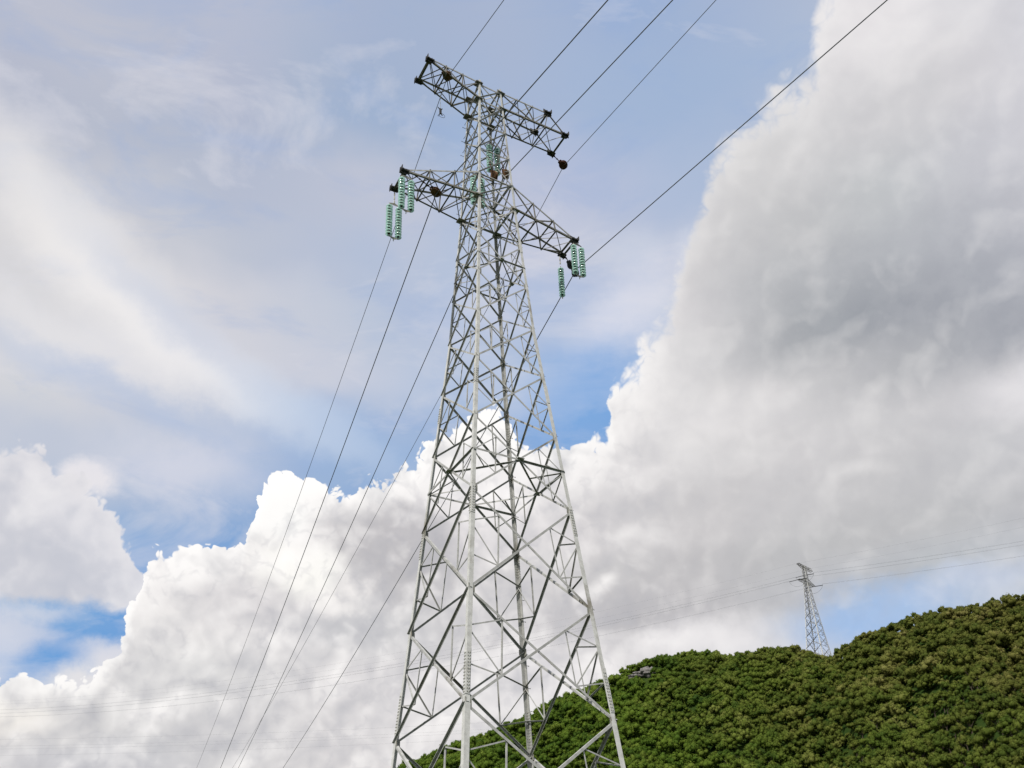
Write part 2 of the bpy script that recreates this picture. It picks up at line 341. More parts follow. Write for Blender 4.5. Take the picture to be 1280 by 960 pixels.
STEEL = mottled('galvanised_steel', (.29, .29, .28), (.45, .45, .43), 5.0, .6, 0, (.17, .155, .125), .2)
STEEL_DARK = mottled('dark_galvanised_steel', (.13, .125, .11), (.24, .23, .20), 9.0, .65, 0, (.13, .10, .06), .2)  # darker, browner steel for low chords, lacing and distant bracing
PLATE = mottled('gusset_steel', (.20, .195, .16), (.36, .36, .32), 14.0, .6, .25, (.22, .16, .09), .2, 3.0)
TIP = mottled('shade_dark_steel', (.035, .035, .035), (.085, .08, .075), 12.0, .6, .3)  # near-black base colour holds the underside shade of the arm tips
RUST = mottled('rust_steel', (.10, .055, .028), (.21, .11, .05), 18.0, .85, .1, (.09, .035, .02), .5, 9.0)
DARKRUST = mottled('dark_rust_steel', (.05, .022, .014), (.13, .045, .025), 18.0, .85, .1)
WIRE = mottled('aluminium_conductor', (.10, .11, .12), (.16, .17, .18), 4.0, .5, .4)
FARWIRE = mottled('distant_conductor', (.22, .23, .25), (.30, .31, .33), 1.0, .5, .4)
BLACK = mottled('blackened_metal', (.02, .022, .024), (.05, .05, .05), 10.0, .5, .4)

GLASS, gn, gl, gb = mat('green_toughened_glass')
gb.inputs['Base Color'].default_value = (.74, .90, .85, 1)
gb.inputs['Roughness'].default_value = .10
gb.inputs['Transmission Weight'].default_value = .25
gtr = gn.new('ShaderNodeBsdfTranslucent'); gtr.inputs[0].default_value = (.70, .88, .83, 1)
gms = gn.new('ShaderNodeMixShader'); gms.inputs[0].default_value = .45
gl.new(gb.outputs[0], gms.inputs[1]); gl.new(gtr.outputs[0], gms.inputs[2]); gtp = gn.new('ShaderNodeBsdfTransparent'); gtp.inputs[0].default_value = (.80, .95, .90, 1)
gm2 = gn.new('ShaderNodeMixShader'); gm2.inputs[0].default_value = .28
gl.new(gms.outputs[0], gm2.inputs[1]); gl.new(gtp.outputs[0], gm2.inputs[2]); gl.new(gm2.outputs[0], gn['Material Output'].inputs[0])
gb.inputs['IOR'].default_value = 1.5

# ------------------------------------------------------------------ helpers
def tag(o, label=None, cat=None, group=None, kind=None):
    if label: o['label'] = label
    if cat: o['category'] = cat
    if group: o['group'] = group
    if kind: o['kind'] = kind
    return o

def empty(name, loc=(0, 0, 0), rz=0, parent=None):
    o = bpy.data.objects.new(name, None); COL.objects.link(o)
    o.location = loc; o.rotation_euler = (0, 0, rz); o.empty_display_size = .3
    if parent: o.parent = parent
    return o

class MB:
    """collects solids, then links them as one mesh object"""
    def __init__(s): s.v = []; s.f = []
    def add(s, vs, fs):
        k = len(s.v); s.v += [tuple(p) for p in vs]; s.f += [tuple(i + k for i in f) for f in fs]
    def prism(s, p, q, prof, e1, e2):
        p, q = Vector(p), Vector(q); ax = (q - p).normalized()
        e1 = Vector(e1); e1 = (e1 - ax * e1.dot(ax)).normalized()
        e2 = Vector(e2); e2 = (e2 - ax * e2.dot(ax)); e2 = (e2 - e1 * e2.dot(e1)).normalized()
        n = len(prof)
        if e1.cross(e2).dot(ax) < 0: prof = prof[::-1]
        vs = [p + e1 * a + e2 * b for a, b in prof] + [q + e1 * a + e2 * b for a, b in prof]
        s.add(vs, [(i, (i + 1) % n, n + (i + 1) % n, n + i) for i in range(n)] + [tuple(range(n))[::-1], tuple(range(n, 2 * n))])
    def angle(s, p, q, a, t, e1, e2):
        s.prism(p, q, [(0, 0), (a, 0), (a, t), (t, t), (t, a), (0, a)], e1, e2)
    def rod(s, p, q, r, n=6, r2=None):
        p, q = Vector(p), Vector(q); ax = (q - p).normalized(); r2 = r if r2 is None else r2
        e1 = ax.orthogonal().normalized(); e2 = ax.cross(e1)
        vs = []
        for c, rr in ((p, r), (q, r2)):
            vs += [c + e1 * rr * math.cos(2 * math.pi * i / n) + e2 * rr * math.sin(2 * math.pi * i / n) for i in range(n)]
        s.add(vs, [(i, (i + 1) % n, n + (i + 1) % n, n + i) for i in range(n)] + [tuple(range(n))[::-1], tuple(range(n, 2 * n))])
    def box(s, c, ex, ey, ez):
        c, ex, ey, ez = map(Vector, (c, ex, ey, ez))
        if ex.cross(ey).dot(ez) < 0: ez = -ez
        vs = [c + ex * a + ey * b + ez * d for d in (-1, 1) for b in (-1, 1) for a in (-1, 1)]
        s.add(vs, [(0, 2, 3, 1), (4, 5, 7, 6), (0, 1, 5, 4), (2, 6, 7, 3), (0, 4, 6, 2), (1, 3, 7, 5)])
    def plate(s, pts, nrm, t):
        nrm = Vector(nrm).normalized() * t / 2; n = len(pts)
        pts = [Vector(p) for p in pts]
        if (pts[1] - pts[0]).cross(pts[2] - pts[1]).dot(nrm) < 0: pts = pts[::-1]
        s.add([p - nrm for p in pts] + [p + nrm for p in pts],
              [(i, (i + 1) % n, n + (i + 1) % n, n + i) for i in range(n)] + [tuple(range(n))[::-1], tuple(range(n, 2 * n))])
    def tube(s, pts, r, n=6):
        pts = [Vector(p) for p in pts]; rings = []
        prev = None
        for i, p in enumerate(pts):
            ax = (pts[min(i + 1, len(pts) - 1)] - pts[max(i - 1, 0)]).normalized()
            e1 = (ax.orthogonal() if prev is None else prev - ax * prev.dot(ax)).normalized(); prev = e1
            e2 = ax.cross(e1)
            rings.append([p + e1 * r * math.cos(2 * math.pi * k / n) + e2 * r * math.sin(2 * math.pi * k / n) for k in range(n)])
        vs = [v for rg in rings for v in rg]; fs = []
        for i in range(len(pts) - 1):
            for k in range(n):
                fs.append((i * n + k, i * n + (k + 1) % n, (i + 1) * n + (k + 1) % n, (i + 1) * n + k))
        fs += [tuple(range(n))[::-1], tuple(range((len(pts) - 1) * n, len(pts) * n))]
        s.add(vs, fs)
    def lathe(s, prof, c, ax=(0, 0, 1), n=14):
        c, ax = Vector(c), Vector(ax).normalized(); e1 = ax.orthogonal().normalized(); e2 = ax.cross(e1)
        vs = [c + ax * h + (e1 * math.cos(2 * math.pi * k / n) + e2 * math.sin(2 * math.pi * k / n)) * r for r, h in prof for k in range(n)]
        m_ = len(prof)
        s.add(vs, [(i * n + k, i * n + (k + 1) % n, (i + 1) * n + (k + 1) % n, (i + 1) * n + k) for i in range(m_ - 1) for k in range(n)])
    def mesh(s, name, mt, smooth=False):
        me = bpy.data.meshes.new(name); me.from_pydata(s.v, [], s.f); me.update()
        me.materials.append(mt)
        if smooth: me.polygons.foreach_set('use_smooth', [True] * len(me.polygons))
        return me
    def build(s, name, mt, parent=None, smooth=False):
        o = bpy.data.objects.new(name, s.mesh(name, mt, smooth)); COL.objects.link(o)
        if parent: o.parent = parent
        return o

# ------------------------------------------------------------------ ground and hill
SKYLINE = [(-60, .02), (-40, .05), (-25, .11), (-14, .18), (-8.55, .222), (-7.45, .235), (-5.02, .252), (-2.03, .270), (-.27, .282), (2.05, .303), (5.15, .321), (6.73, .334),
           (8.28, .342), (10.8, .343), (13.2, .335), (15.2, .338), (17.1, .334), (18.9, .322), (19.7, .331), (21.4, .341), (23.3, .349), (25.5, .352), (27.7, .351),
           (29.8, .350), (36, .345), (48, .30), (70, .16), (90, .05)]
RIDGE = [(-60, 260), (-25, 270), (-8, 300), (2, 325), (10, 342), (18.9, 350), (19.6, 322), (30, 300), (60, 300), (90, 280)]
def interp(tab, x):
    return np.interp(x, [a for a, _ in tab], [b for _, b in tab])
TREE_H = 3.9
def terrain(x, y):
    x = np.asarray(x, float); y = np.asarray(y, float)
    r = np.hypot(x, y); az = np.degrees(np.arctan2(x, y))
    R0 = interp(RIDGE, az); hz = interp(SKYLINE, az) * R0 + 1.6 - TREE_H
    hz = np.where(np.abs(az) > 90, 0, hz)
    t = r / R0
    up_ = np.clip((t - .5) / .5, 0, 1)
    up_ = up_ + .035 * np.sin(up_ * np.pi) * np.sin(az * .9 + up_ * 5)
    dn = np.clip((t - 1.0) / .9, 0, 1)
    prof = np.where(t <= 1.0, up_, 1 - .75 * (dn * dn * (3 - 2 * dn)))
    n = 1.5 * np.sin(x * .045 + 1.3) * np.sin(y * .038) * np.clip(np.minimum(up_, 1 - up_) * 4, 0, 1)
    near = .12 * np.sin(x * .31) * np.sin(y * .27)
    return -1.6 + np.maximum(hz * prof, 0) + n + near * np.clip(1 - r / 200, 0, 1)

def grid_mesh(xs, ys):
    X, Y = np.meshgrid(xs, ys); Z = terrain(X, Y)
    co = np.stack([X, Y, Z], -1).reshape(-1, 3)
    nx, ny = len(xs), len(ys)
    idx = np.arange(nx * ny).reshape(ny, nx)
    f = np.stack([idx[:-1, :-1], idx[:-1, 1:], idx[1:, 1:], idx[1:, :-1]], -1).reshape(-1, 4)
    return co, f

def np_mesh(name, co, f, mt, tint=None):
    me = bpy.data.meshes.new(name)
    k = f.shape[1]
    me.vertices.add(len(co)); me.vertices.foreach_set('co', co.astype(np.float32).ravel())
    me.loops.add(f.size); me.loops.foreach_set('vertex_index', f.astype(np.int32).ravel())
    me.polygons.add(len(f)); me.polygons.foreach_set('loop_start', np.arange(0, f.size, k, dtype=np.int32))
    me.polygons.foreach_set('loop_total', np.full(len(f), k, np.int32))
    if tint is not None:
        a = me.attributes.new('tint', 'FLOAT', 'FACE'); a.data.foreach_set('value', tint.astype(np.float32))
    me.update(calc_edges=True); me.validate()
    me.materials.append(mt)
    return me

GROUND, n, l, b = mat('grassy_soil')
tcn = n.new('ShaderNodeTexCoord')
n1 = n.new('ShaderNodeTexNoise'); n1.inputs['Scale'].default_value = .25; n1.inputs['Detail'].default_value = 8
l.new(tcn.outputs['Object'], n1.inputs['Vector'])
r_ = n.new('ShaderNodeValToRGB'); r_.color_ramp.elements[0].position = .35; r_.color_ramp.elements[1].position = .7
r_.color_ramp.elements[0].color = (.016, .034, .008, 1); r_.color_ramp.elements[1].color = (.035, .052, .012, 1)
l.new(n1.outputs[0], r_.inputs[0]); l.new(r_.outputs[0], b.inputs['Base Color']); b.inputs['Roughness'].default_value = .95; b.inputs['Specular IOR Level'].default_value = 0.0

def spaced(a, b_, near, far, c):
    out = [a]
    while out[-1] < b_:
        out.append(out[-1] + (near if abs(out[-1] - c) < 420 else far))
    return np.array(out)
co, fq = grid_mesh(spaced(-3000, 3000, 5, 120, 60), spaced(-3000, 3000, 5, 120, 200))
g = bpy.data.objects.new('ground', np_mesh('ground', co, fq, GROUND)); COL.objects.link(g); tag(g, kind='structure')
g.data.polygons.foreach_set('use_smooth', [True] * len(g.data.polygons))

# foliage
LEAF, n, l, b = mat('hill_foliage')
geo = n.new('ShaderNodeNewGeometry')
at = n.new('ShaderNodeAttribute'); at.attribute_name = 'tint'
sepx = n.new('ShaderNodeSeparateXYZ'); l.new(geo.outputs['Position'], sepx.inputs[0])
def nmath(op, a, b_=None, clamp=False):
    q = n.new('ShaderNodeMath'); q.operation = op; q.use_clamp = clamp
    for i, v in enumerate((a, b_)):
        if v is None: continue
        if hasattr(v, 'is_output'): l.new(v, q.inputs[i])
        else: q.inputs[i].default_value = v
    return q.outputs[0]
big = n.new('ShaderNodeTexNoise'); big.inputs['Scale'].default_value = .035; big.inputs['Detail'].default_value = 5
l.new(geo.outputs['Position'], big.inputs['Vector'])
cell = n.new('ShaderNodeTexVoronoi'); cell.inputs['Scale'].default_value = .26
l.new(geo.outputs['Position'], cell.inputs['Vector'])
cs = n.new('ShaderNodeSeparateColor'); l.new(cell.outputs['Color'], cs.inputs[0])
# olive scrub to the right of the slope, deeper green to the left
mr = n.new('ShaderNodeMapRange'); mr.inputs[1].default_value = 30; mr.inputs[2].default_value = 135
l.new(nmath('ADD', sepx.outputs[0], nmath('MULTIPLY', nmath('SUBTRACT', big.outputs[0], .5), 150)), mr.inputs[0])
oliv = mr.outputs[0]
def ramp(f, stops):
    r = n.new('ShaderNodeValToRGB'); e = r.color_ramp.elements
    for i, (p, c) in enumerate(stops):
        k = e[i] if i < 2 else e.new(p)
        k.position = p; k.color = (*c, 1)
    l.new(f, r.inputs[0]); return r.outputs[0]
mid = n.new('ShaderNodeTexNoise'); mid.inputs['Scale'].default_value = .075; mid.inputs['Detail'].default_value = 3
l.new(geo.outputs['Position'], mid.inputs['Vector'])
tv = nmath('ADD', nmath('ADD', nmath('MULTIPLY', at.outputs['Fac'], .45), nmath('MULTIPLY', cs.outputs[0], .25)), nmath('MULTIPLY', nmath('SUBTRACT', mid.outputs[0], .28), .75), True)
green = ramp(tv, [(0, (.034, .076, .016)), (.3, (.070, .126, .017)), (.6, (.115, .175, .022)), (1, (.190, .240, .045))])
olive = ramp(tv, [(0, (.044, .070, .014)), (.3, (.088, .108, .022)), (.6, (.148, .152, .036)), (1, (.290, .260, .100))])
mx = n.new('ShaderNodeMix'); mx.data_type = 'RGBA'
l.new(oliv, mx.inputs[0]); l.new(green, mx.inputs[6]); l.new(olive, mx.inputs[7])
l.new(mx.outputs[2], b.inputs['Base Color']); b.inputs['Roughness'].default_value = .75
b.inputs['Specular IOR Level'].default_value = .05
tr = n.new('ShaderNodeBsdfTranslucent'); l.new(mx.outputs[2], tr.inputs[0])
ms = n.new('ShaderNodeMixShader'); ms.inputs[0].default_value = .42
l.new(b.outputs[0], ms.inputs[1]); l.new(tr.outputs[0], ms.inputs[2])
l.new(ms.outputs[0], n['Material Output'].inputs[0])
BARK = mottled('bark', (.045, .035, .025), (.09, .07, .05), 6, .9)

bm = bmesh.new(); bmesh.ops.create_icosphere(bm, subdivisions=1, radius=1.0)
ICO_V = np.array([v.co[:] for v in bm.verts]); ICO_F = np.array([[v.index for v in f.verts] for f in bm.faces]); bm.free()

def crown_quads(nleaf, rad, hgt, npuff, leaf):
    """uneven crown: several puffs, leaves on and just outside each puff; gaps between them"""
    pf = []
    for i in range(npuff):
        a = rng.uniform(0, 2 * math.pi); q = math.sqrt(rng.uniform(0, 1)) * .68 * rad
        z = hgt * (.36 + .48 * (1 - (q / rad) ** 1.5) * rng.uniform(.55, 1.15))
        pf.append((q * math.cos(a), q * math.sin(a), z, rad * rng.uniform(.18, .46)))
    pf = np.array(pf)
    k = rng.integers(0, npuff, nleaf)
    d = rng.normal(size=(nleaf, 3)); d[:, 2] = d[:, 2] * .9 + .25; d /= np.linalg.norm(d, axis=1)[:, None]
    rr = rng.uniform(.74, 1.13, nleaf)
    c = pf[k, :3] + d * (pf[k, 3] * rr)[:, None] * np.array([1, 1, 1.08])
    nn = d + rng.normal(scale=.55, size=(nleaf, 3)); nn /= np.linalg.norm(nn, axis=1)[:, None]
    t1 = np.cross(nn, rng.normal(size=(nleaf, 3))); t1 /= np.linalg.norm(t1, axis=1)[:, None]
    t2 = np.cross(nn, t1)
    s1 = (leaf * rng.uniform(.6, 1.35, nleaf))[:, None] / 2; s2 = s1 * rng.uniform(.5, .9, nleaf)[:, None]
    bend = nn * s1 * .3
    co_ = np.stack([c - t1 * s1 - bend, c - t2 * s2, c + t1 * s1 - bend, c + t2 * s2], 1).reshape(-1, 3)
    f_ = np.arange(nleaf * 4).reshape(-1, 4)
    # inner core of each puff, inside shade put in as a darker tint, as quads made of triangle pairs collapsed
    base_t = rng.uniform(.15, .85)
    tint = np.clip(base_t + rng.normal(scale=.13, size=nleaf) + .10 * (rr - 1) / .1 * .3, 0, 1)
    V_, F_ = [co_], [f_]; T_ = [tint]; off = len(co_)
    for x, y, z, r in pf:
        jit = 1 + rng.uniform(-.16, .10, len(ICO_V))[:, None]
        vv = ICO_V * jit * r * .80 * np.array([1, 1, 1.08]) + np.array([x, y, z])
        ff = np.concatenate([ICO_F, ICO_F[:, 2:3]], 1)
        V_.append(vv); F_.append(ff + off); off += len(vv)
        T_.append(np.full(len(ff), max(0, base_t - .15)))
    return np.concatenate(V_), F_, np.concatenate(T_)

def crown_parts(nleaf, rad, hgt, npuff, leaf):
    V_, F_, T_ = crown_quads(nleaf, rad, hgt, npuff, leaf)
    quads = F_[0]; tris = np.concatenate([f[:, :3] for f in F_[1:]])
    return V_, quads, tris, T_

def mixed_mesh(name, V_, quads, tris, T_, mt):
    me = bpy.data.meshes.new(name)
    nq, nt = len(quads), len(tris)
    me.vertices.add(len(V_)); me.vertices.foreach_set('co', V_.astype(np.float32).ravel())
    li = np.concatenate([quads.ravel(), tris.ravel()]).astype(np.int32)
    me.loops.add(len(li)); me.loops.foreach_set('vertex_index', li)
    me.polygons.add(nq + nt)
    me.polygons.foreach_set('loop_start', np.concatenate([np.arange(nq) * 4, nq * 4 + np.arange(nt) * 3]).astype(np.int32))
    me.polygons.foreach_set('loop_total', np.concatenate([np.full(nq, 4), np.full(nt, 3)]).astype(np.int32))
    a = me.attributes.new('tint', 'FLOAT', 'FACE'); a.data.foreach_set('value', T_.astype(np.float32))
    me.update(calc_edges=True)
    me.materials.append(mt)
    return me

# tree places: jittered grid over the seen slope and a margin round it
pts = []
SP = 2.35
for xi in np.arange(-110, 260, SP):
    for yi in np.arange(120, 420, SP):
        x = xi + random.uniform(-.45, .45) * SP; y = yi + random.uniform(-.45, .45) * SP
        az = math.degrees(math.atan2(x, y)); r = math.hypot(x, y); R0 = float(interp(RIDGE, az))
        if not (-15 < az < 36) or r < .635 * R0 or r > R0 + 9: continue
        if math.hypot(x - 108.5, y - 332) < 5.5: continue
        if 6.5 < az < 8.5 and R0 - 15 < r < R0 - 5: continue            # bare rock below the ridge
        z = float(terrain(x, y))
        pts.append((x, y, z, az, r, r / R0))
shrubs = []
while len(shrubs) < 3400:
    az = random.uniform(-13, 34); R0 = float(interp(RIDGE, az)); r = random.uniform(.64, 1.015) * R0
    x, y = r * math.sin(R(az)), r * math.cos(R(az))
    if 6.5 < az < 8.5 and R0 - 15 < r < R0 - 5: continue
    shrubs.append((x, y, float(terrain(x, y)) - .5, az, r, .5))
# the part of the slope inside the picture, largest (nearest) first
def in_view(p):
    v = m.inverted() @ Vector((p[0], p[1], p[2] + 3))
    if v.z > 0: return False
    px = 653.5 + 1176.47 * v.x / -v.z; py = 719.6 - 1176.47 * v.y / -v.z
    return -6 < px < 1286 and -6 < py < 956
seen = sorted([p for p in pts if in_view(p)], key=lambda p: p[4])
single = seen[:288]
single_set = set((p[0], p[1]) for p in single)
rest = [p for p in pts if (p[0], p[1]) not in single_set]
nrest = len(rest); rest = rest + shrubs
print('TREES', len(pts), len(seen))
V_, Q_, T_, TT = [], [], [], []; off = 0
protos = [crown_parts(360, 1.8, 4.1, 11, .26) for _ in range(30)]
TQ, TTq = [], []
for i, p in enumerate(rest):
    pv, pq, pt_, ptt = protos[i % len(protos)]
    s = random.choice([.7, .8, .9, 1.0, 1.1, 1.3, 1.6]) * random.uniform(.92, 1.08)
    if p[5] > .975: s = random.uniform(.8, 1.15)
    if i >= nrest: s = random.uniform(.4, .7)
    a = random.uniform(0, 6.28); ca, sa = math.cos(a), math.sin(a)
    M = np.array([[ca, -sa, 0], [sa, ca, 0], [0, 0, random.uniform(.85, 1.15)]]) * s
    M[2, 2] = s * random.uniform(.85, 1.12)
    vv = pv @ M.T + np.array(p[:3])
    V_.append(vv); Q_.append(pq + off); T_.append(pt_ + off); off += len(vv)
    d = random.uniform(-.26, .26)
    if random.random() < .07: d = -.42
    if random.random() < .05: d = .35
    TQ.append(np.clip(ptt[:len(pq)] + d, 0, 1)); TTq.append(np.clip(ptt[len(pq):] + d, 0, 1))
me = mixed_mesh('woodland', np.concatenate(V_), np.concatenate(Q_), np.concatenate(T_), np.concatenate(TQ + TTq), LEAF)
wood = bpy.data.objects.new('woodland', me); COL.objects.link(wood)
tag(wood, 'dense green and olive broadleaf canopy covering the hillside up to the ridge', 'woodland', None, 'stuff')

tree_meshes = []
for k in range(14):
    q = crown_parts(560, 1.8, 4.1, 12, .23)
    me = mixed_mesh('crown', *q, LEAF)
    tb = MB(); tb.rod((0, 0, -.4), (.05, .03, 1.5), .16, 6, .10)
    for j in range(3):
        a = 2.1 * j + random.random(); tb.rod((.04, .02, 1.1), (.9 * math.cos(a), .9 * math.sin(a), 2.4), .08, 5, .04)
    tree_meshes.append((me, tb.mesh('trunk', BARK)))
ZONES = [(9, 'left'), (19, 'middle'), (99, 'right')]
def place_tree(x, y, z, s, label, group, name='broadleaf_tree', k=None, sz=1.0):
    k = random.randrange(len(tree_meshes)) if k is None else k
    t = empty(name, (x, y, z), random.uniform(0, 6.28)); t.scale = (s, s, s * sz)
    tag(t, label, 'tree', group)
    for nm, me in (('trunk', tree_meshes[k][1]), ('crown', tree_meshes[k][0])):
        o = bpy.data.objects.new(nm, me); COL.objects.link(o); o.parent = t
    return t
for p in single:
    s = random.choice([.7, .8, .9, 1.0, 1.1, 1.25])
    if p[3] < 8: lb = 'deep green bushy tree low on the hillside behind the near pylon'
    elif p[3] < 18: lb = 'mid green bushy tree low on the hillside straight below the distant pylon'
    else: lb = 'olive green bushy tree low on the hillside at the far right'
    place_tree(p[0], p[1], p[2], s, lb, 'bushy trees along the foot of the hillside')

# trees one can tell apart on the skyline
def at_ridge(az, dr=0.0):
    r = float(interp(RIDGE, az)) + dr; x, y = r * math.sin(R(az)), r * math.cos(R(az))
    return x, y, float(terrain(x, y))
for az, s, sz, lb in ((19.75, 1.1, 1.0, 'rounded skyline tree just right of the saddle with the distant pylon'),
                      (5.6, .75, 1.1, 'small upright tree poking out of the skyline left of the grey rocks'),
                      (10.6, 1.15, 1.1, 'tallest rounded tree on the skyline right of the grey rocks'),
                      (14.9, 1.2, 1.0, 'broad tree on the skyline left of the distant pylon'),
                      (-5.6, 1.0, 1.0, 'dark tree at the lowest left end of the wooded skyline')):
    place_tree(*at_ridge(az, -2), s, lb, None, 'skyline_tree', sz=sz)

# rocks on the ridge
ROCK = mottled('grey_rock', (.09, .085, .08), (.20, .19, .18), 1.2, .9, 0, (.10, .10, .08), .6, .8)
def rock(name, c, s, seed, parent):
    bm = bmesh.new(); bmesh.ops.create_icosphere(bm, subdivisions=3, radius=1)
    rs = np.random.default_rng(seed); ph = rs.uniform(0, 6, 9)
    for v in bm.verts:
        p_ = v.co.copy()
        d_ = 1 + .22 * math.sin(p_.x * 3 + ph[0]) * math.sin(p_.y * 3.4 + ph[1]) + .14 * math.sin(p_.z * 7 + ph[2]) + .08 * math.sin(p_.x * 9 + ph[3]) + rs.uniform(-.04, .04)
        v.co = Vector((round(p_.x * d_ * 3) / 3 * .35 + p_.x * d_ * .65, p_.y * d_, p_.z * d_)) * 1
        v.co = Vector((v.co.x * s[0], v.co.y * s[1], v.co.z * s[2]))
    me = bpy.data.meshes.new(name); bm.to_mesh(me); bm.free(); me.materials.append(ROCK)
    o = bpy.data.objects.new(name, me); COL.objects.link(o); o.parent = parent; o.location = c
    return o
x, y, z = at_ridge(7.5, -8)
rk = empty('rock_outcrop', (x, y, z)); tag(rk, 'bare grey rock outcrop breaking through the trees just below the skyline', 'rock')
for c, s, sd_ in (((0, 0, 1.6), (2.6, 2, 1.9), 1), ((2.6, 1, 2.2), (1.8, 1.8, 1.7), 2), ((-2.9, 0, .8), (1.9, 1.6, 1.4), 3), ((-5.2, -1, -.4), (1.6, 1.6, 1.2), 4), ((.9, -1.6, 1.0), (2.0, 1.4, 1.6), 5)):
    rock('boulder', c, s, sd_, rk)

# ------------------------------------------------------------------ lattice tower
CX, CY, YAW = -.88384, 30.0, R(-59.2269)
GZ = -1.6
def W(z):
    if z <= 23.74: return 3.36248 - .08884 * z
    w0 = 3.36248 - .08884 * 23.74
    if z <= 30.13: return w0 + (.868 - w0) * (z - 23.74) / (30.13 - 23.74)
    return .868 + (.56 - .868) * (z - 30.13) / (37.25 - 30.13)
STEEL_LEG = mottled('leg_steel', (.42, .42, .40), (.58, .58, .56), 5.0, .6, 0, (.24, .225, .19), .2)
def leg_pt(c, z): w = W(z); return Vector((c[0] * w, c[1] * w, z))
CORN = [(1, -1), (-1, -1), (-1, 1), (1, 1)]                 # near, left, far, right
FACES = [(0, 1), (1, 2), (2, 3), (3, 0)]
LEVELS = [-1.45, 3.55, 7.87, 11.69, 15.54, 18.68, 21.43, 23.74, 25.87, 27.98, 30.13]
UPPER = [31.48, 33.05, 34.62, 36.2]

def leg_size(z): return .175 if z < 7.9 else .152 if z < 15.6 else .13 if z < 23.8 else .104 if z < 30.2 else .082

